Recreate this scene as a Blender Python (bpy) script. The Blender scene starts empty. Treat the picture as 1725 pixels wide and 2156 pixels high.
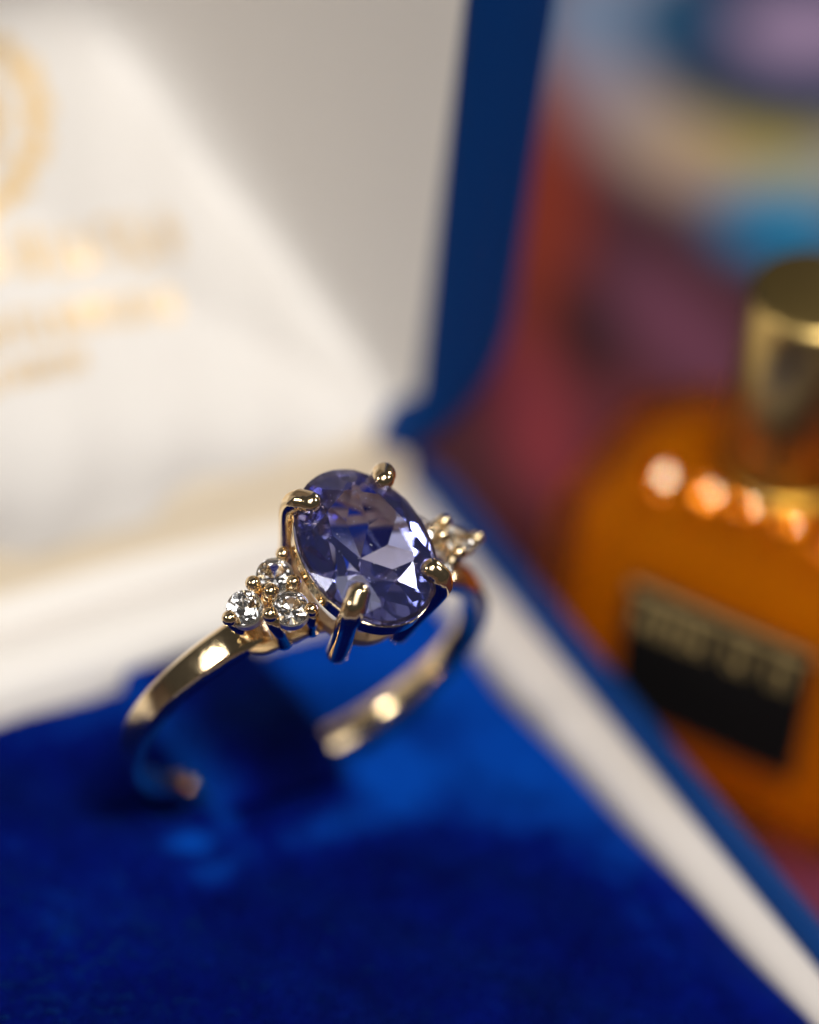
import bpy, bmesh, math, random
from math import sin, cos, pi, radians, degrees, sqrt, hypot, exp
from mathutils import Vector, Matrix

# ------------------------------------------------------------------ camera, light, exposure
# Every length below is written in millimetres; one Blender unit is one centimetre.
# World origin of the millimetre frame = table top, straight below the coloured stone.
S = 0.1
TABLE = -33.5                       # table top, measured down from the stone's girdle
scene = bpy.context.scene
col = scene.collection
scene.unit_settings.system = 'METRIC'
scene.unit_settings.scale_length = 0.01

def W(x, y, z):                     # mm (stone at 0,0,0) -> Blender units
    return Vector((x * S, y * S, (z - TABLE) * S))

CAM_M = ((0.87785, -0.47048, 0.08959), (0.25711, 0.62078, 0.74063), (-0.40406, -0.62713, 0.66592))
cam_d = bpy.data.cameras.new('camera')
cam = bpy.data.objects.new('camera', cam_d); col.objects.link(cam)
m = Matrix.Identity(4)
for r in range(3):
    for c in range(3):
        m[c][r] = CAM_M[r][c]
m.translation = W(-88.82, -141.044, 151.137)
cam.matrix_world = m
cam_d.sensor_fit = 'HORIZONTAL'; cam_d.sensor_width = 24.0
cam_d.lens = 24.0 * 10800 / 1725
cam_d.clip_start = 0.5; cam_d.clip_end = 400
cam_d.dof.use_dof = True
cam_d.dof.focus_distance = 22.45
cam_d.dof.aperture_fstop = cam_d.lens * 1e-3 / 1.55
cam_d.dof.aperture_blades = 0
scene.camera = cam

w = bpy.data.worlds.new('World'); scene.world = w; w.use_nodes = True
bg = w.node_tree.nodes['Background']
bg.inputs['Color'].default_value = (1.0, 0.95, 0.90, 1); bg.inputs['Strength'].default_value = 0.05

def area(name, d, dist, size, power, color=(1, 1, 1), at=(0, 0, -5), shape='DISK'):
    l = bpy.data.lights.new(name, 'AREA'); l.shape = shape; l.size = size; l.energy = power; l.color = color
    o = bpy.data.objects.new(name, l); col.objects.link(o)
    v = Vector(d).normalized(); o.location = W(*at) + v * dist
    o.rotation_euler = v.to_track_quat('Z', 'Y').to_euler()
    return o
area('key_lamp', (-0.02, -0.42, 0.91), 60, 14.0, 30000, (1.0, 0.965, 0.92))
area('left_lamp', (-0.88, 0.10, 0.46), 45, 9.0, 3800, (1.0, 0.95, 0.88))
area('right_lamp', (0.68, -0.38, 0.62), 50, 4.0, 4500, (1.0, 0.96, 0.92))
area('side_fill', (0.90, 0.30, 0.32), 55, 10.0, 7000, (1.0, 0.97, 0.94))  # unseen fill lamp, added to make the bottle glow
area('ceiling_bounce', (-0.35, -0.50, 0.80), 60, 32.0, 8000, (1.0, 0.97, 0.95), shape='SQUARE')

scene.view_settings.view_transform = 'Standard'; scene.view_settings.look = 'None'
scene.view_settings.gamma = 1.0; scene.view_settings.exposure = 0.0
cy = scene.cycles
cy.max_bounces = 24; cy.transmission_bounces = 20; cy.glossy_bounces = 10; cy.diffuse_bounces = 5
cy.transparent_max_bounces = 16
cy.caustics_reflective = True; cy.caustics_refractive = True; cy.blur_glossy = 0.4
cy.sample_clamp_indirect = 12.0
cy.use_denoising = True
try: cy.denoiser = 'OPENIMAGEDENOISE'
except Exception: pass

# ------------------------------------------------------------------ materials
def lin(r, g, b):
    f = lambda c: (c / 255 / 12.92) if c / 255 <= 0.04045 else ((c / 255 + 0.055) / 1.055) ** 2.4
    return (f(r), f(g), f(b))

def mat(name, base, rough=0.5, metal=0.0, **kw):
    mt = bpy.data.materials.new(name); mt.use_nodes = True
    p = mt.node_tree.nodes['Principled BSDF']
    p.inputs['Base Color'].default_value = (*base, 1); p.inputs['Roughness'].default_value = rough
    p.inputs['Metallic'].default_value = metal
    for k, v in kw.items():
        p.inputs[k.replace('_', ' ')].default_value = v
    return mt

def nd(mt, t, **kw):
    n = mt.node_tree.nodes.new(t)
    for k, v in kw.items(): setattr(n, k, v)
    return n
def lk(mt, a, b): mt.node_tree.links.new(a, b)

def noise(mt, scale, detail=4, rough=0.55, stretch=None):
    tc = nd(mt, 'ShaderNodeTexCoord'); n = nd(mt, 'ShaderNodeTexNoise')
    n.inputs['Scale'].default_value = scale; n.inputs['Detail'].default_value = detail; n.inputs['Roughness'].default_value = rough
    if stretch:
        mp = nd(mt, 'ShaderNodeMapping'); mp.inputs['Scale'].default_value = stretch
        lk(mt, tc.outputs['Object'], mp.inputs['Vector']); lk(mt, mp.outputs['Vector'], n.inputs['Vector'])
    else:
        lk(mt, tc.outputs['Object'], n.inputs['Vector'])
    return n

def bump(mt, n, strength, dist):
    b = nd(mt, 'ShaderNodeBump'); b.inputs['Strength'].default_value = strength; b.inputs['Distance'].default_value = dist
    lk(mt, n.outputs['Fac'], b.inputs['Height'])
    lk(mt, b.outputs['Normal'], mt.node_tree.nodes['Principled BSDF'].inputs['Normal'])

def ramp(mt, n, a, b, pa=0.35, pb=0.65, to='Base Color'):
    r = nd(mt, 'ShaderNodeValToRGB')
    r.color_ramp.elements[0].position = pa; r.color_ramp.elements[1].position = pb
    r.color_ramp.elements[0].color = (*a, 1); r.color_ramp.elements[1].color = (*b, 1)
    lk(mt, n.outputs['Fac'], r.inputs['Fac'])
    lk(mt, r.outputs['Color'], mt.node_tree.nodes['Principled BSDF'].inputs[to])

GOLD = mat('polished_gold', (0.87, 0.68, 0.42), 0.10, 1.0)
gn = noise(GOLD, 9, 5); bump(GOLD, gn, 0.12, 0.02)
gr = nd(GOLD, 'ShaderNodeMapRange'); gr.inputs['To Min'].default_value = 0.04; gr.inputs['To Max'].default_value = 0.19
gn2 = noise(GOLD, 40, 3); lk(GOLD, gn2.outputs['Fac'], gr.inputs['Value'])
lk(GOLD, gr.outputs['Result'], GOLD.node_tree.nodes['Principled BSDF'].inputs['Roughness'])
CASTGOLD = mat('rough_cast_gold', (0.88, 0.63, 0.33), 0.42, 1.0)
bump(CASTGOLD, noise(CASTGOLD, 30, 6, 0.7), 0.6, 0.03)
CUPGOLD = mat('pale_cup_gold', (0.95, 0.91, 0.85), 0.35, 1.0)
CAPGOLD = mat('brushed_cap_gold', (0.62, 0.43, 0.15), 0.34, 1.0)

def glass(name, color, ior, rough=0.0):
    mt = bpy.data.materials.new(name); mt.use_nodes = True; nt = mt.node_tree; nt.nodes.clear()
    g = nt.nodes.new('ShaderNodeBsdfGlass'); g.inputs['Color'].default_value = (*color, 1)
    g.inputs['IOR'].default_value = ior; g.inputs['Roughness'].default_value = rough
    o = nt.nodes.new('ShaderNodeOutputMaterial'); nt.links.new(g.outputs[0], o.inputs['Surface'])
    return mt
STONE = glass('violet_blue_stone', (0.715, 0.74, 0.955), 1.70)
DIAMOND = glass('clear_stone', (1.0, 1.0, 1.0), 1.78)
def mix_in(mt, fac, kind, color):
    nt = mt.node_tree; n = nd(mt, kind); n.inputs['Color'].default_value = (*color, 1)
    out = [q for q in nt.nodes if q.type == 'OUTPUT_MATERIAL'][0]; src = out.inputs['Surface'].links[0].from_socket
    mx = nd(mt, 'ShaderNodeMixShader'); mx.inputs[0].default_value = fac
    lk(mt, src, mx.inputs[1]); lk(mt, n.outputs[0], mx.inputs[2]); lk(mt, mx.outputs[0], out.inputs['Surface'])
AMBER = glass('amber_glass', (1.0, 0.86, 0.55), 1.45, 0.01); mix_in(AMBER, 0.62, 'ShaderNodeBsdfTransparent', (1.0, 0.88, 0.55))
LIQUID = glass('amber_liquid', (1.0, 0.74, 0.25), 1.15, 0.02); mix_in(LIQUID, 0.55, 'ShaderNodeBsdfTransparent', (1.0, 0.66, 0.14)); mix_in(LIQUID, 0.46, 'ShaderNodeBsdfTranslucent', (1.0, 0.52, 0.03)); mix_in(LIQUID, 0.20, 'ShaderNodeBsdfDiffuse', (1.0, 0.44, 0.012))
mix_in(STONE, 0.012, 'ShaderNodeBsdfDiffuse', (0.25, 0.27, 0.95))
GLINT = glass('glint_glass', (1.0, 0.78, 0.5), 1.6)

VELVET = mat('royal_blue_velvet', (0.0004, 0.0045, 0.075), 0.9, 0.0, Sheen_Weight=0.5, Sheen_Roughness=0.4, Specular_IOR_Level=0.03)
VELVET.node_tree.nodes['Principled BSDF'].inputs['Sheen Tint'].default_value = (0.006, 0.11, 0.55, 1)
vn = noise(VELVET, 4.0, 7, 0.7)
va = nd(VELVET, 'ShaderNodeVertexColor', layer_name='nap_light')
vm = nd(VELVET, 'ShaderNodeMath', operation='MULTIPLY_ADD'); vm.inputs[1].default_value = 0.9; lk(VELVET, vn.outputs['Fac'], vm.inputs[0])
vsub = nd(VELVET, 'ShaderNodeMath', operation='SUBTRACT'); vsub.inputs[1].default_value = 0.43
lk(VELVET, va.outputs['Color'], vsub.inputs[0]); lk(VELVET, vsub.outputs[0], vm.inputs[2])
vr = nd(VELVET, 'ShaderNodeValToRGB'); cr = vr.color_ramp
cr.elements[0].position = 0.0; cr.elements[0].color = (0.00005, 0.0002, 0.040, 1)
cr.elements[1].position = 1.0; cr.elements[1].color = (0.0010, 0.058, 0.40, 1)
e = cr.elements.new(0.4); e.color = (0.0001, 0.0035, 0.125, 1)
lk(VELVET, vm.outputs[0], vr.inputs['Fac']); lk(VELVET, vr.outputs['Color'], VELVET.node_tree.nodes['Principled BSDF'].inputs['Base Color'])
bump(VELVET, noise(VELVET, 45, 4, 0.7), 0.5, 0.03)
LEATHER = mat('blue_leatherette', (0.0, 0.030, 0.145), 0.5, 0.0, Specular_IOR_Level=0.15)
bump(LEATHER, noise(LEATHER, 28, 4, 0.6), 0.5, 0.02)
SATIN = mat('cream_satin', (0.74, 0.705, 0.66), 0.40, 0.0, Sheen_Weight=0.25, Specular_IOR_Level=0.4)
bump(SATIN, noise(SATIN, 30, 3, 0.6, (1, 1, 9)), 0.15, 0.02)
RIMCREAM = mat('cream_cardboard_rim', (0.56, 0.52, 0.49), 0.6)
bump(RIMCREAM, noise(RIMCREAM, 25, 4), 0.2, 0.02)
FOIL = mat('gold_foil_print', (0.78, 0.55, 0.26), 0.34, 0.5)
BLACK = mat('black_label', (0.010, 0.009, 0.009), 0.5, 0.0, Specular_IOR_Level=0.2)
LABELGOLD = mat('gold_label_print', (0.70, 0.50, 0.20), 0.5, 0.1)
DUST = mat('pale_dust', (0.75, 0.75, 0.78), 0.8)

# ------------------------------------------------------------------ helpers
def obj(name, bm, material, parent=None, smooth=False, **props):
    me = bpy.data.meshes.new(name); bm.to_mesh(me); bm.free()
    me.materials.append(material)
    if smooth:
        for p in me.polygons: p.use_smooth = True
    o = bpy.data.objects.new(name, me); col.objects.link(o)
    if parent: o.parent = parent
    for k, v in props.items(): o[k] = v
    return o

def thing(name, label, cat, loc, rot=None, group=None):
    o = bpy.data.objects.new(name, None); col.objects.link(o)
    o.empty_display_size = 0.3
    if rot is not None: o.matrix_world = Matrix.Translation(loc) @ rot.to_4x4()
    else: o.location = loc
    o['label'] = label; o['category'] = cat
    if group: o['group'] = group
    return o

def tube(bm, pts, rads, n=14, cap=True, round_end=0):
    """swept round tube through pts; round_end: 1 = domed last end, 2 = both ends"""
    pts = [Vector(p) for p in pts]
    rads = list(rads) if hasattr(rads, '__len__') else [rads] * len(pts)
    if round_end:
        d = (pts[-1] - pts[-2]).normalized(); R = rads[-1]; base = pts[-1]
        for k in range(1, 6):
            a = k / 5 * pi / 2 * 0.97
            pts.append(base + d * R * sin(a)); rads.append(R * cos(a))
    if round_end == 2:
        d = (pts[0] - pts[1]).normalized(); R = rads[0]; base = pts[0].copy()
        for k in range(1, 6):
            a = k / 5 * pi / 2 * 0.97
            pts.insert(0, base + d * R * sin(a)); rads.insert(0, R * cos(a))
    rings = []; up = None
    for i, p in enumerate(pts):
        t = (pts[min(i + 1, len(pts) - 1)] - pts[max(i - 1, 0)]).normalized()
        if up is None:
            up = t.orthogonal().normalized()
        else:
            up = (up - t * up.dot(t)).normalized()
        b = t.cross(up)
        rings.append([bm.verts.new(p + (up * cos(2 * pi * k / n) + b * sin(2 * pi * k / n)) * rads[i]) for k in range(n)])
    for a, b in zip(rings, rings[1:]):
        for k in range(n):
            bm.faces.new((a[k], a[(k + 1) % n], b[(k + 1) % n], b[k]))
    if cap:
        bm.faces.new(rings[0][::-1]); bm.faces.new(rings[-1])

def smooth_path(pts, n=6):
    P = [Vector(p) for p in pts]; out = []
    Q = [2 * P[0] - P[1]] + P + [2 * P[-1] - P[-2]]
    for i in range(1, len(Q) - 2):
        for k in range(n):
            t = k / n; a, b, c, d = Q[i - 1], Q[i], Q[i + 1], Q[i + 2]
            out.append(0.5 * ((2 * b) + (c - a) * t + (2 * a - 5 * b + 4 * c - d) * t * t + (3 * b - a - 3 * c + d) * t ** 3))
    out.append(P[-1]); return out

def ball(bm, p, r, seg=18, sq=1.0, axis=None):
    res = bmesh.ops.create_uvsphere(bm, u_segments=seg, v_segments=seg // 2, radius=r)
    M = Matrix.Translation(Vector(p)) @ (Vector(axis).to_track_quat('Z', 'Y').to_matrix().to_4x4() if axis else Matrix.Identity(4)) @ Matrix.Diagonal((1, 1, sq, 1))
    bmesh.ops.transform(bm, matrix=M, verts=res['verts'])

def loft(bm, loops, close=True, cap0=False, cap1=False):
    R = [[bm.verts.new(p) for p in L] for L in loops]
    n = len(R[0])
    for a, b in zip(R, R[1:]):
        for k in range(n if close else n - 1):
            bm.faces.new((a[k], a[(k + 1) % n], b[(k + 1) % n], b[k]))
    if cap0: bm.faces.new(R[0][::-1])
    if cap1: bm.faces.new(R[-1])

def rrect(x0, x1, y0, y1, r, n=7):
    pts = []
    for cx, cyy, a0 in ((x1 - r, y1 - r, 0), (x0 + r, y1 - r, 90), (x0 + r, y0 + r, 180), (x1 - r, y0 + r, 270)):
        for k in range(n + 1):
            a = radians(a0 + 90 * k / n); pts.append((cx + r * cos(a), cyy + r * sin(a)))
    return pts

def clip(bm, co, no):
    """keep the half space (p-co).no <= 0 of a convex solid"""
    geom = bm.verts[:] + bm.edges[:] + bm.faces[:]
    bmesh.ops.bisect_plane(bm, geom=geom, dist=1e-7, plane_co=co, plane_no=no, clear_outer=True)
    ed = [e for e in bm.edges if e.is_boundary]
    if ed: bmesh.ops.contextual_create(bm, geom=ed)

def gem(a, b, h, table=0.56, crown=34.0, pav=41.5, girdle=0.03, N=8, tiers=False):
    """brilliant cut, built on a unit circle by cutting facets, then stretched to a x b (semi axes) and height scale h"""
    bm = bmesh.new()
    bmesh.ops.create_cone(bm, cap_ends=True, segments=64, radius1=1.0, radius2=1.0, depth=3.0)
    g = girdle
    tc = math.tan(radians(crown)); zt = g + (1 - table) * tc * 0.98
    clip(bm, (0, 0, zt), (0, 0, 1))
    def cut(ang, slope_deg, z_at_1, up=True):
        # plane through radius 1 (at angle ang) and height z_at_1, sloping by slope_deg
        s = radians(slope_deg); sg = 1 if up else -1
        no = Vector((sin(s) * cos(ang), sin(s) * sin(ang), sg * cos(s)))
        clip(bm, (cos(ang), sin(ang), sg * z_at_1), no)
    st = 2 * pi / N
    for k in range(N): cut(k * st, crown, g * 1.0)                                   # main bezels
    for k in range(2 * N): cut((k + 0.5) * st / 2, crown + 7.5, g * 1.0)             # upper girdle
    # stars: pass through table edge neighbours
    for k in range(N):
        ang = (k + 0.5) * st; s = radians(crown - 12.5)
        no = Vector((sin(s) * cos(ang), sin(s) * sin(ang), cos(s)))
        r = table * cos(st / 2) * 1.03
        clip(bm, (r * cos(ang), r * sin(ang), zt), no)
    for k in range(N): cut(k * st, pav, g * 1.0, False)
    for k in range(2 * N): cut((k + 0.5) * st / 2, pav + 3.2, g * 1.0, False)
    if tiers:
        for k in range(N):                                        # lower pavilion tier, turned half a step, shallower
            ang = (k + 0.5) * st; s = radians(pav - 6.5); r0 = 0.52
            z0 = -(g + (1 - r0) * math.tan(radians(pav)) * 0.99)
            clip(bm, (r0 * cos(ang), r0 * sin(ang), z0), Vector((sin(s) * cos(ang), sin(s) * sin(ang), -cos(s))))
    bmesh.ops.transform(bm, matrix=Matrix.Diagonal((a * S, b * S, h * S, 1)), verts=bm.verts)
    bmesh.ops.dissolve_limit(bm, angle_limit=radians(0.3), verts=bm.verts, edges=bm.edges)
    bmesh.ops.recalc_face_normals(bm, faces=bm.faces)
    return bm

# ------------------------------------------------------------------ table with its printed cloth
bm = bmesh.new(); bmesh.ops.create_grid(bm, x_segments=1, y_segments=1, size=60)
tb = obj('table_top', bm, mat('dark_wood', (0.05, 0.03, 0.025), 0.5), kind='structure'); tb.location = (10, 10, -0.05)

BLOBS = [  # cloth print: centre x, y (mm), inverse shape matrix, softness, colour (sRGB)
    (44.8, 46.1, 0.1556, -0.1976, -0.2196, -0.0892, 0.50, (70, 40, 48)),
    (43.2, 53.3, -0.0210, -0.0526, 0.3658, -0.2164, 0.50, (132, 50, 33)),
    (67.1, 63.7, 0.0556, -0.0340, -0.0191, -0.0492, 0.18, (156, 146, 156)),
    (57.2, 53.5, 0.1252, -0.1203, -0.2128, -0.2336, 0.50, (182, 160, 70)),
    (52.8, 54.3, 0.1665, -0.1776, -0.3040, -0.1678, 0.50, (176, 150, 128)),
    (54.5, 68.1, 0.2988, -0.1703, -0.0764, -0.1962, 0.50, (120, 142, 172)),
    (57.9, 48.6, 0.2759, -0.1689, -0.1856, -0.4658, 0.50, (135, 158, 168)),
    (66.4, 62.5, 0.0831, -0.0509, -0.0344, -0.0883, 0.10, (4, 44, 74)),
    (59.1, 66.8, 0.3286, -0.1922, -0.1260, -0.3241, 0.50, (20, 90, 130)),
    (66.5, 62.2, 0.1767, -0.1083, -0.0953, -0.2445, 0.30, (160, 135, 168)),
    (54.9, 45.8, 0.1781, -0.1544, -0.2063, -0.2220, 0.40, (8, 118, 165)),
    (44.8, 40.2, 0.0772, -0.1386, -0.3431, -0.0294, 0.50, (110, 62, 82)),
    (33.2, 36.6, -0.0291, -0.1314, -0.4101, 0.1272, 0.50, (134, 52, 60)),
    (38.2, 36.3, 0.0536, -0.2511, -0.4747, -0.0191, 0.50, (104, 46, 52)),
    (39.5, 42.4, -0.0319, -0.2199, -0.5592, 0.1611, 0.50, (52, 28, 34)),
    (25.0, 28.3, 0.1725, -0.2415, -0.2588, -0.1281, 0.50, (70, 20, 24)),
    (28.9, 0.2, 0.0779, -0.2837, -0.3170, -0.0408, 0.50, (112, 48, 72)),
    (32.3, 42.2, 0.0319, -0.2436, -0.6217, 0.0714, 0.50, (76, 30, 46)),
]
def build_cloth():
    bm = bmesh.new(); lay = bm.loops.layers.float_color.new('print')
    x0, x1, y0, y1, n = -60, 170, -70, 170, 200
    V = [[None] * (n + 1) for _ in range(n + 1)]; C = {}
    for i in range(n + 1):
        for j in range(n + 1):
            x = x0 + (x1 - x0) * i / n; y = y0 + (y1 - y0) * j / n
            z = 0.12 * sin(x * 0.21 + y * 0.05) + 0.1 * sin(y * 0.17 - x * 0.07)
            v = bm.verts.new(W(x, y, TABLE + 0.25 + z)); V[i][j] = v
            c = Vector(lin(76, 40, 47))
            for bx, by, m0, m1, m2, m3, soft, rgb in BLOBS:
                dx, dy = x - bx, y - by
                u = m0 * dx + m1 * dy; q = m2 * dx + m3 * dy
                f = (1 + soft - hypot(u, q)) / (2 * soft); f = max(0, min(1, f)); f = f * f * (3 - 2 * f)
                c = c.lerp(Vector(lin(*rgb)), f)
            c = c * 0.8; C[v] = (*c, 1)
    for i in range(n):
        for j in range(n):
            f = bm.faces.new((V[i][j], V[i + 1][j], V[i + 1][j + 1], V[i][j + 1]))
            for l in f.loops: l[lay] = C[l.vert]
    mt = mat('printed_silk', (0.3, 0.2, 0.2), 0.75, 0.0, Specular_IOR_Level=0.1)
    at = nd(mt, 'ShaderNodeVertexColor', layer_name='print'); lk(mt, at.outputs['Color'], mt.node_tree.nodes['Principled BSDF'].inputs['Base Color'])
    return obj('printed_cloth', bm, mt, smooth=True, label='multicoloured printed cloth in rust, mauve and blue spread under the box and bottle', category='cloth')
build_cloth()

# ------------------------------------------------------------------ ring box
box = thing('ring_box', 'open royal blue ring box with cream satin lining holding the ring', 'ring box', W(-8, -5, TABLE))
def B(x, y, z): return W(x, y, z) - W(-8, -5, TABLE)
RX0, RX1, RY0, RY1, RR = -34.0, 16.3, -34.0, 24.0, 3.2      # outer edge of the cream rim
OT = lambda x, y: 0.053 * min(40, 6 - y) if (x > 0 and y < 6) else 0.0       # the side of the old box flares a little toward the front
bm = bmesh.new(); loops = []
for off, z in ((-1.2, -21.5), (-0.1, -20.4), (0.0, -19.9), (0.45, -19.35), (1.1, -19.3), (1.75, -19.75), (2.15, -20.7), (2.25, -22.5), (2.25, -32.4), (1.6, -33.0)):
    loops.append([B(x + OT(x, y), y, z) for x, y in rrect(RX0 - off, RX1 + off, RY0 - off, RY1 + off, RR + off)])
loft(bm, loops, cap1=True)
obj('base', bm, LEATHER, box, True)
TAPER = lambda y: 0.112 * min(26, 7 - y) + 0.053 * max(0, min(40, 6 - y) - 25) if y < 7 else 0.0
bm = bmesh.new(); loops = []
IX0, IX1, IY0, IY1 = -31.0, 13.2, -31.0, 14.6
for s, z in ((-0.02, -20.6), (0.02, -19.9), (0.15, -19.6), (0.4, -19.5), (0.7, -19.5), (0.9, -19.65), (1.0, -20.1), (1.02, -21.5)):
    L = lambda a, b: a + (b - a) * s
    loops.append([B(x + (s * TAPER(y) + (1 - s) * OT(x, y) if x > 0 else 0), y, z) for x, y in rrect(L(RX0, IX0), L(RX1, IX1), L(RY0, IY0), L(RY1, IY1), RR * (1 - s) + 1.0 * s)])
loft(bm, loops)
obj('rim', bm, RIMCREAM, box, True, label='cream inner rim')
for yc, rr in ((17.0, 2.2), (21.2, 2.0)):
    bm = bmesh.new()
    tube(bm, [B(-33.2, yc, -20.6), B(-20, yc, -20.45), B(0, yc, -20.45), B(13.6 if yc > 20 else 12.6, yc, -20.6)], [rr * S * 0.9, rr * S, rr * S, rr * S * 0.8], 24, round_end=2)
    obj('satin_roll', bm, SATIN, box, True)

bm = bmesh.new(); sec = []
for k in range(41):
    x = -34.0 + 49.6 * k / 40; q = max(0, (x - 13.0) / 2.6); dz = -1.2 * q * q
    sec.append([B(x, y, z + dz) for y, z in ((20.6, -18.9), (21.2, -18.15), (21.5, -17.5), (21.75, -16.9), (22.1, -16.3), (22.7, -16.0), (24.5, -15.9))])
loft(bm, sec, close=False)
obj('hinge_cover', bm, mat('tan_ribbon', (0.66, 0.56, 0.42), 0.45), box, True)

# velvet pad with the slit for the ring and its tongue
def pad_z(x, y):
    e = min(x - IX0, IX1 + TAPER(y) - x, y - IY0, IY1 - y)
    z = -19.6 - 0.9 * exp(-max(e, 0) / 0.7)
    z += 0.16 * sin(x * 0.37 + 1.0) * sin(y * 0.31) + 0.10 * sin(x * 0.9 + y * 0.7)
    if abs(x) < 6.2: z -= 2.2 * exp(-((y - 6.8) / 0.75) ** 2) * min(1, (6.2 - abs(x)) / 1.0)
    return z
NAP_LIGHT = ((4.9, 4.6, 1.7, 3.6, .75), (1.2, 1.7, 3.4, 1.3, .5), (6.6, 3.6, 2.0, 2.0, .35), (4.6, 9.5, 1.6, 5, .7), (13, 5, 4.5, 6, .7), (9.5, 0.5, 3.2, 3.5, .38), (8, 10, 3.5, 4, .6), (11.5, 12, 4, 4, .6), (-5.4, 3.6, 1.3, 0.9, .85), (-5.4, 1.2, 1.5, 1.0, .5), (13, -3, 2.5, 5, .35), (-4, 13, 9, 1.6, .4), (-3.2, 8.6, 0.7, 5, 1.2), (-13, 2, 6, 6, .24), (12, -12, 3, 6, .2))  # brushed patches, plus light painted on the velvet around the tongue
def nap_light(x, y):
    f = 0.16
    for cx, cy_, ax, ay, k in NAP_LIGHT: f += k * exp(-((x - cx) / ax) ** 2 - ((y - cy_) / ay) ** 2)
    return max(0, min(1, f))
def tongue_shade(x, y): return 0.02 + 0.75 * exp(-((x + 3.6) / 0.75) ** 2)  # head's shadow painted on the tongue, with a lit left edge
def paint_nap_light(o, nap_light=nap_light):                                              # brushed pile patches, with lit and shaded areas of velvet painted in
    a = o.data.color_attributes.new('nap_light', 'FLOAT_COLOR', 'POINT')
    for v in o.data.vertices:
        f = nap_light(v.co.x / S - 8, v.co.y / S - 5); a.data[v.index].color = (f, f, f, 1)
bm = bmesh.new(); nx, ny = 150, 150
V = [[bm.verts.new(B(x + TAPER(y) * max(0, x) / IX1, y, pad_z(x + TAPER(y) * max(0, x) / IX1, y))) for y in [IY0 + (IY1 - IY0) * j / ny for j in range(ny + 1)]] for x in [IX0 + (IX1 - IX0) * i / nx for i in range(nx + 1)]]
for i in range(nx):
    for j in range(ny): bm.faces.new((V[i][j], V[i + 1][j], V[i + 1][j + 1], V[i][j + 1]))
o = obj('velvet_pad', bm, VELVET, box, True); paint_nap_light(o)
def tongue_z(y):                                               # lies over the shank, free end toward the front
    t = (y - 3.8) / 10.2
    return -18.75 + 0.55 * exp(-((t - 0.35) / 0.25) ** 2)
bm = bmesh.new(); sec = []
for k in range(25):
    y = 3.8 + 10.4 * k / 24; z = tongue_z(y); hw = 3.5 - (0.5 * max(0, 1 - (y - 3.8) / 0.8) ** 2)
    xs = [-hw, -hw + 0.18, -hw * 0.8, 0, hw * 0.8, hw - 0.18, hw]; dz = [-1.5, -0.12, 0.05, 0.10, 0.05, -0.12, -1.5]
    sec.append([B(-0.45 + a, y, z + d) for a, d in zip(xs, dz)])
loft(bm, sec, close=False)
o = obj('velvet_tongue', bm, VELVET, box, True); paint_nap_light(o, tongue_shade)

# lid: shell, lining, foil print
lid = bpy.data.objects.new('lid', None); col.objects.link(lid); lid.parent = box
LX0, LX1, LZ0, LZ1 = -33.8, 16.1, -16.4, 40.0
bm = bmesh.new(); loops = []
for off, y in ((-0.1, 25.0), (0.0, 22.6), (0.25, 22.1), (0.7, 21.9), (3.6, 21.9), (5.0, 22.3), (5.7, 23.2), (5.9, 24.5), (5.9, 46.5), (5.0, 47.6)):
    loops.append([B(x, y, z) for x, z in rrect(LX0 - off, LX1 + off, LZ0 - off * 0.50, LZ1 + off, 2.6 + off)])
loft(bm, loops, cap1=True)
obj('lid_shell', bm, LEATHER, lid, True)
def smin(a, b, k):
    h = max(k - abs(a - b), 0) / k; return min(a, b) - h * h * k * 0.25
def smax(a, b, k): return -smin(-a, -b, k)
def lining_y(x, z):
    z0 = -16.3 + max(0, 14.5 - x) * 0.17
    yf = 22.2 + (z + 17.0) * 0.16
    yp = 22.2 + (z - z0) * 1.46
    panel = smax(yf, yp, 2.5) - 0.5 * exp(-((x + 8) / 14) ** 2)
    panel += 0.22 * sin(x * 0.45 + z * 0.8) * sin(z * 0.33 + 1.0) + 0.12 * sin(x * 1.1 - z * 0.6)
    y = smin(panel, 41.5, 3.0)
    y = smin(y, 22.4 + (LX1 - x) * 2.35, 1.8 + 4.5 * min(1, max(0, (z + 15) / 12)))
    y = smin(y, 22.4 + (x - LX0) * 2.35, 1.8)
    y = smin(y, 22.4 + (LZ1 - z) * 2.0, 1.8)
    return y
bm = bmesh.new(); nx, nz = 130, 140
V = [[None] * (nz + 1) for _ in range(nx + 1)]
for i in range(nx + 1):
    for j in range(nz + 1):
        x = LX0 + (LX1 - LX0) * i / nx; z = LZ0 - 0.6 + (LZ1 - LZ0 + 0.6) * j / nz
        V[i][j] = bm.verts.new(B(x, lining_y(x, z), z))
for i in range(nx):
    for j in range(nz): bm.faces.new((V[i][j], V[i + 1][j], V[i + 1][j + 1], V[i][j + 1]))
obj('lid_lining', bm, SATIN, lid, True)

# gold foil print on the slanted lining panel: a crest and blurred rows of lettering
random.seed(5)
def foil_patch(bm, x, z, wx, wz, lift=0.06, n=4):
    vs = []
    for i in range(n + 1):
        vs.append([bm.verts.new(B(x + wx * (i / n - .5), lining_y(x + wx * (i / n - .5), z + wz * (j / n - .5)) - lift, z + wz * (j / n - .5) + lift)) for j in range(n + 1)])
    for i in range(n):
        for j in range(n): bm.faces.new((vs[i][j], vs[i + 1][j], vs[i + 1][j + 1], vs[i][j + 1]))
def letters(bm, x0, x1, z, h):
    x = x0
    while x < x1:
        wl = h * random.uniform(0.5, 0.8) * 1.3
        for s in range(random.choice((2, 3))):
            foil_patch(bm, x + wl * (0.1 + 0.4 * s), z(x), wl * 0.22, h)
        foil_patch(bm, x + wl * 0.45, z(x) + random.choice((-.4, 0, .4)) * h, wl * 0.8, h * 0.22)
        x += wl * 1.45
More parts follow.
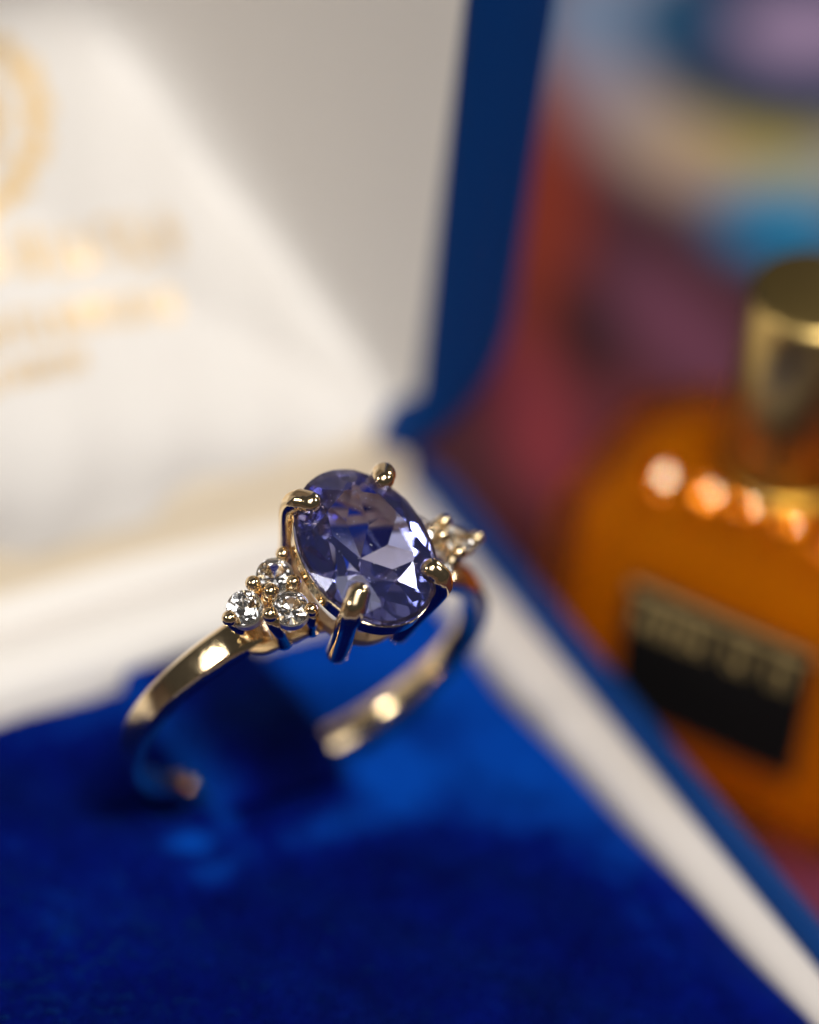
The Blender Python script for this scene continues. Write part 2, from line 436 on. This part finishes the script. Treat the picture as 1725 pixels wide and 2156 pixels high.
for x0, x1, z, sl, h in ((-16.0, 6.0, -8.1, -0.17, 1.25), (-14.0, 5.2, -10.0, -0.14, 0.85), (-11.0, -0.4, -11.0, -0.12, 0.6)):
    bm = bmesh.new(); letters(bm, x0, x1, lambda x: z + sl * (x - 5.2), h)
    obj('foil_lettering', bm, FOIL, lid)
bm = bmesh.new()
for k in range(26):                                              # laurel-like crest: a ring of small leaves
    a = 2 * pi * k / 26
    foil_patch(bm, -3.6 + 5.6 * cos(a), -2.8 + 2.6 * sin(a), 1.5 if k % 2 else 1.0, 0.55 if k % 2 else 0.85, n=2)
    if k % 2: foil_patch(bm, -3.6 + 3.2 * cos(a), -2.8 + 1.4 * sin(a), 1.3, 0.6, n=2)
obj('foil_crest', bm, FOIL, lid, kind='stuff')

# ------------------------------------------------------------------ the ring
ry, ra, rb = radians(1.48), radians(18.37), radians(-0.43)
RING_R = Matrix.Rotation(ry, 3, 'Z') @ Matrix.Rotation(ra, 3, 'X') @ Matrix.Rotation(rb, 3, 'Y')
BOTTOM = 21.75                                                   # girdle of the big stone above the lowest point of the shank
ring = thing('ring', 'yellow gold ring with an oval violet blue stone and clusters of small clear stones', 'ring',
             W(*(RING_R @ Vector((0, 0, -BOTTOM)))), RING_R)
def R(t, f, n): return Vector((t * S, -f * S, (n + BOTTOM) * S))    # t along the shank, f toward the viewer, n outward
RC, RIN = -12.3, 8.3

# shank: D-shaped band, thicker and broader toward the shoulders
bm = bmesh.new(); secs = []
A0 = 27
for k in range(97):
    th = radians(A0 + (360 - 2 * A0) * k / 96)
    top = max(0, cos(th)); hw = 0.72 + 0.12 * top; tk = 0.88 + 0.15 * top
    tk *= 0.45 + 0.55 * min(1, max(0, (degrees(min(th, 2 * pi - th)) - 27) / 9))
    prof = [(-hw * 0.80, 0.0), (-hw * 0.97, 0.1), (-hw, 0.25), (-hw, tk * 0.72), (-hw * 0.95, tk * 0.82), (-hw * 0.72, tk * 0.95), (0, tk), (hw * 0.72, tk * 0.95), (hw * 0.95, tk * 0.82), (hw, tk * 0.72), (hw, 0.25), (hw * 0.97, 0.1), (hw * 0.80, 0.0), (0, -0.04)]
    secs.append([R((RIN + d) * sin(th), f, RC + (RIN + d) * cos(th)) for f, d in prof])
loft(bm, secs, cap0=True, cap1=True)
bm.verts.ensure_lookup_table()
bm.verts.index_update(); bm.edges.ensure_lookup_table()
for e_ in bm.edges:
    a_, b_ = e_.verts[0].index, e_.verts[1].index
    if a_ % 14 == b_ % 14 and a_ % 14 in (2, 3, 5, 7, 9, 10): e_.smooth = False
bmesh.ops.recalc_face_normals(bm, faces=bm.faces)
obj('shank', bm, GOLD, ring, True)

# lower gallery: two scalloped rails bridging the shoulders below the head
for fs in (-1, 1):
    bm = bmesh.new(); secs = []
    for k in range(91):
        th = radians(-42 + 84 * k / 90); a_ = abs(degrees(th))
        f = fs * (0.50 + 0.85 / (1 + exp((a_ - 34) / 1.6)) + 0.60 * exp(-(a_ / 12) ** 2))
        lo = RIN - 0.02 + (0.24 * abs(sin(radians(a_ - 6) * 12)) if 6 < a_ < 36 else 0.0)
        hi = RIN + 0.62 - (0.10 if a_ > 36 else 0) - 0.1 * exp(-(a_ / 8) ** 2)
        fi = f - fs * 0.42
        secs.append([R(r_ * sin(th), q, RC + r_ * cos(th)) for q, r_ in ((f, lo + .06), (f, hi - .06), (f - fs * .06, hi), (fi, hi), (fi, lo), (f - fs * .06, lo))])
    loft(bm, secs, cap0=True, cap1=True); bmesh.ops.recalc_face_normals(bm, faces=bm.faces)
    o = obj('gallery_rail', bm, CASTGOLD, ring)
    bv = o.modifiers.new('bevel', 'BEVEL'); bv.width = 0.010; bv.segments = 2; bv.angle_limit = radians(40)

# head: girdle rail, lower oval rail, four claws
head = bpy.data.objects.new('head', None); col.objects.link(head); head.parent = ring
def oval_band(bm, A, Bf, n0, n1, thick, seg=72, taper=0.0):
    loops = []
    for d, nn in ((0, n1), (0, n0), (-thick, n0), (-thick, n1), (0, n1)):
        tp = taper * (n1 - nn)
        loops.append([R((A + d - tp) * sin(2 * pi * k / seg), (Bf + d - tp) * cos(2 * pi * k / seg), nn) for k in range(seg)])
    loft(bm, loops)
    bmesh.ops.remove_doubles(bm, verts=bm.verts, dist=1e-5)
bm = bmesh.new(); oval_band(bm, 3.02, 4.02, -1.15, -0.22, 0.42, taper=0.12)
o = obj('girdle_rail', bm, GOLD, head)
bv = o.modifiers.new('bevel', 'BEVEL'); bv.width = 0.008; bv.segments = 2
bm = bmesh.new(); oval_band(bm, 2.35, 3.05, -3.75, -3.1, 0.5, taper=0.1)
o = obj('lower_rail', bm, CASTGOLD, head)
bv = o.modifiers.new('bevel', 'BEVEL'); bv.width = 0.008; bv.segments = 2
for i, j in ((-1, -1), (1, -1), (1, 1), (-1, 1)):
    bm = bmesh.new()
    path = smooth_path([R(i * 1.55, j * 2.5, -4.35), R(i * 1.86, j * 2.7, -2.4), R(i * 2.2, j * 2.9, -0.6), R(i * 2.24, j * 2.95, 0.25), R(i * 2.08, j * 2.72, 0.78), R(i * 1.84, j * 2.42, 0.98)], 6)
    n_ = len(path); rads = [(0.50 + 0.05 * k / n_) * S for k in range(n_)]
    rads = [r_ * (0.92 if k > n_ - 7 else 1) for k, r_ in enumerate(rads)]
    tube(bm, path, rads, 18, round_end=2)
    obj('claw', bm, GOLD, head, True)

bm = gem(3.0, 4.0, 3.55, table=0.60, tiers=True)
o = obj('oval_stone', bm, STONE, ring); o.location = R(0, 0, 0)
o['label'] = 'oval faceted violet blue stone'

# shoulder clusters: three small stones, their cups, beads and posts
DIA = gem(0.83, 0.83, 0.83, table=0.56, crown=33)
dia_me = bpy.data.meshes.new('small_stone'); DIA.to_mesh(dia_me); DIA.free(); dia_me.materials.append(DIAMOND)
for s in (-1, 1):
    cl = bpy.data.objects.new('shoulder_cluster', None); col.objects.link(cl); cl.parent = ring
    for t, f, n, tilt in ((3.62, -0.9, -1.95, 14), (3.66, 0.84, -1.95, 14), (5.48, 0.02, -2.3, 24)):
        o = bpy.data.objects.new('small_stone', dia_me); col.objects.link(o); o.parent = cl
        o.location = R(s * t, f, n)
        o.rotation_euler = (radians(random.uniform(-4, 4)), radians(s * tilt), random.uniform(0, 1))
        d = Vector((s * sin(radians(tilt)), 0, cos(radians(tilt))))
        bm = bmesh.new()
        base = R(s * t, f, n)
        seg = 28; loops = []
        u = Vector((0, 1, 0)); v2 = d.cross(u).normalized()
        for rad, h in ((0.78, -0.05), (0.84, -0.12), (0.82, -0.55), (0.66, -0.72), (0.42, -0.66), (0.58, -0.4), (0.74, -0.05)):
            loops.append([base + (u * cos(2 * pi * k / seg) + v2 * sin(2 * pi * k / seg)) * rad * S + d * h * S for k in range(seg)])
        loft(bm, loops)
        bmesh.ops.recalc_face_normals(bm, faces=bm.faces)
        obj('stone_cup', bm, CUPGOLD, cl)
    for t, f, n, r_ in ((2.87, -1.66, -1.75, 0.36), (4.82, -0.78, -1.75, 0.36), (4.32, -0.08, -1.6, 0.38), (3.12, -0.16, -1.6, 0.36), (6.25, 0.14, -2.5, 0.36), (4.76, 0.86, -1.8, 0.38), (2.92, 1.30, -1.7, 0.34)):
        bm = bmesh.new()
        ang = math.atan2(s * t, n - RC); e = RIN + 0.3
        low = (e * sin(ang), f if abs(f) > 0.5 else f + 0.0, RC + e * cos(ang))
        if abs(f) < 0.5 and t < 6: low = (s * t * 0.97, f, -3.0)
        p0 = Vector(R(*low)); p1 = Vector(R(s * t, f, n))
        if abs(f) > 0.5: p0.y = -S * (1.16 if f > 0 else -1.16)
        tube(bm, [p0, p0.lerp(p1, 0.5), p1.copy()], [0.40 * S, 0.36 * S, r_ * S * 0.88], 14)
        obj('post', bm, GOLD, cl, True)
        bm = bmesh.new(); ball(bm, p1 + (p1 - p0).normalized() * 0.03 * S, r_ * S * 0.98, 18)
        obj('bead', bm, GOLD, cl, True)

# ------------------------------------------------------------------ perfume bottle
d_ = Vector((0.55, -0.83, 0)).normalized(); nb = Vector((0.83, 0.55, 0)).normalized()
LTL = Vector((22.1, 10.2, -18.6))
ctr = LTL + d_ * 5.0 + nb * 5.6
BROT = Matrix((d_, nb, Vector((0, 0, 1)))).transposed()
bottle = thing('perfume_bottle', 'small amber glass perfume bottle with tall gold cap and black label beside the box', 'perfume bottle', W(ctr.x, ctr.y, TABLE + 0.6), BROT)
def P(a, b, z): return Vector((a * S, b * S, (z - TABLE - 0.6) * S))    # a along the front, b backward
def body():
    L = []
    for x0, x1, hd, r_, z in ((-8.6, 7.2, 3.9, 0.8, -32.7), (-10.0, 8.6, 5.2, 1.0, -31.9), (-10.3, 8.9, 5.5, 1.0, -30.5), (-10.3, 8.9, 5.5, 1.0, -16.8), (-9.9, 8.5, 5.1, 1.0, -15.9), (-7.0, 7.0, 4.2, 1.2, -13.2), (-6.4, 6.4, 3.8, 1.2, -12.8), (-3.4, 3.4, 3.2, 2.4, -12.0), (-2.9, 2.9, 2.9, 2.8, -11.6), (-2.8, 2.8, 2.8, 2.7, -10.6)):
        L.append([P(x, y, z) for x, y in rrect(x0, x1, -hd, hd, r_, 3)])
    return L
bm = bmesh.new(); loft(bm, body(), cap0=True, cap1=True)
obj('glass_body', bm, AMBER, bottle)
for z0, z1, r0, r1, nm in ((-12.6, -12.1, 3.6, 3.6, 'collar'), (-12.0, -1.6, 3.45, 3.45, 'cap')):
    bm = bmesh.new(); loops = []
    for rad, z in ((r0 - 0.3, z0), (r0, z0 + 0.2), (r1, z1 - 0.5), (r1 - 0.12, z1 - 0.15), (r1 - 0.5, z1)):
        loops.append([P(rad * cos(2 * pi * k / 56), rad * sin(2 * pi * k / 56), z) for k in range(56)])
    loft(bm, loops, cap0=True, cap1=True)
    obj(nm, bm, CAPGOLD, bottle, True)
bm = bmesh.new()
loft(bm, [[P(x, y, z) for x, y in rrect(-hw - 1.4, hw, -hd, hd, 1.0, 3)] for hw, hd, z in ((6.8, 3.4, -31.2), (7.6, 4.1, -30.6), (7.6, 4.1, -17.6), (7.2, 3.8, -16.8), (5.2, 3.2, -14.6))], cap0=True, cap1=True)
obj('liquid', bm, LIQUID, bottle)
HALF = BROT.transposed() @ Vector((-0.219, -0.54, 0.812))
random.seed(3)
for k in range(6):                                               # added glass facets, aimed to send the key lamp's glint to the camera
    dr = (HALF + Vector((random.uniform(-.008, .008), random.uniform(-.008, .008), random.uniform(-.008, .008)))).normalized()
    bz = random.uniform(0.6, 1.05); bm = gem(bz, bz, 0.6, table=0.42, crown=34)
    bmesh.ops.transform(bm, matrix=Matrix.Translation(P(-4.9 + 2.15 * k + random.uniform(-.4, .4), -3.9 + random.uniform(-.2, .2), -12.9)) @ dr.to_track_quat('Z', 'Y').to_matrix().to_4x4(), verts=bm.verts)
    obj('glint_boss', bm, GLINT, bottle)
lab = bmesh.new()
loops = [[P(x, y, z) for x, z in rrect(-5.1 - o_, 5.1 + o_, -27.2 - o_, -18.4 + o_, 0.5)] for o_, y in ((0, -5.52), (0, -5.8), (-0.12, -5.86))]
loft(lab, loops, cap1=True); bmesh.ops.recalc_face_normals(lab, faces=lab.faces)
label = obj('label', lab, BLACK, bottle)
bm = bmesh.new(); random.seed(11)
def bar(x, z, wx, wz):
    vs = [bm.verts.new(P(x + i * wx / 2, y, z + j * wz / 2)) for y in (-5.86, -5.93) for i, j in ((-1, -1), (1, -1), (1, 1), (-1, 1))]
    for q in ((0, 1, 2, 3), (4, 5, 6, 7), (0, 1, 5, 4), (1, 2, 6, 5), (2, 3, 7, 6), (3, 0, 4, 7)): bm.faces.new([vs[k] for k in q])
bar(0, -18.75, 9.8, 0.28)
x = -4.4
for wl in (1.3, 1.2, 1.3, 0, 1.2, 0, 1.3):
    if wl:
        bar(x + 0.15, -20.5, 0.26, 1.3); bar(x + wl * 0.72, -20.5, 0.24, 1.3); bar(x + wl * 0.42, -20.5 + random.choice((-0.5, 0, 0.5)), wl * 0.7, 0.26)
        x += wl + 0.15
    else: x += 0.9
bmesh.ops.recalc_face_normals(bm, faces=bm.faces)
obj('lettering', bm, LABELGOLD, label)

# ------------------------------------------------------------------ velvet pile and specks of dust
random.seed(21)
vs = []; fs = []
for k in range(60000):
    x = random.uniform(-21, IX1 - 0.1); y = random.uniform(-21, IY1 - 0.2)
    if -3.7 < x < 2.9 and 4.0 < y < 14.1: z = tongue_z(y)
    else: z = pad_z(x, y)
    a = random.uniform(0, 2 * pi); wd = random.uniform(0.03, 0.06); h = random.uniform(0.12, 0.30)
    lx = random.gauss(0.05, 0.10); ly = random.gauss(-0.06, 0.10)
    i = len(vs); p = B(x, y, z)
    vs += [p + Vector((-wd * cos(a), -wd * sin(a), -0.02)) * S, p + Vector((wd * cos(a), wd * sin(a), -0.02)) * S, p + Vector((lx, ly, h)) * S]
    fs.append((i, i + 1, i + 2))
me = bpy.data.meshes.new('velvet_pile'); me.from_pydata(vs, [], fs); me.materials.append(VELVET)
o = bpy.data.objects.new('velvet_pile', me); col.objects.link(o); o.parent = box; o['kind'] = 'stuff'; paint_nap_light(o, lambda x, y: tongue_shade(x, y) if (-3.7 < x < 2.9 and 4.0 < y < 14.1) else nap_light(x, y))
LINT = mat('pale_blue_lint', (0.002, 0.032, 0.15), 0.8, 0.0, Specular_IOR_Level=0.05)
bm = bmesh.new()
for k in range(240):
    x = random.gauss(-14, 3.5) if k % 5 else random.uniform(-18, 12); y = random.gauss(-1.5, 3.5) if k % 5 else random.uniform(-14, 2)
    z = pad_z(x, y) + 0.25; a = random.gauss(-0.5, 0.5); ln = random.uniform(0.08, 0.40)
    q = [B(x + ln * u * cos(a), y + ln * u * sin(a), z + 0.12 * (1 - u * u)) for u in (-1, 0, 1)]
    tube(bm, q, 0.018 * S, 4)
obj('lint', bm, LINT, box, kind='stuff')
bm = bmesh.new()
for k in range(60):
    t = random.uniform(-2.2, 2.2); f = random.uniform(-2.8, 2.8); q = (t / 3) ** 2 + (f / 4) ** 2
    if q > 0.8: continue
    zt = min(1.06, 0.11 + (1 - sqrt(q)) * 2.35)
    if q > 0.34: zt = 0.11 + (1 - sqrt(q)) * 2.3
    res = bmesh.ops.create_icosphere(bm, subdivisions=1, radius=random.uniform(0.012, 0.024) * S)
    bmesh.ops.translate(bm, verts=res['verts'], vec=R(t, f, zt))
obj('dust_specks', bm, DUST, ring, kind='stuff')
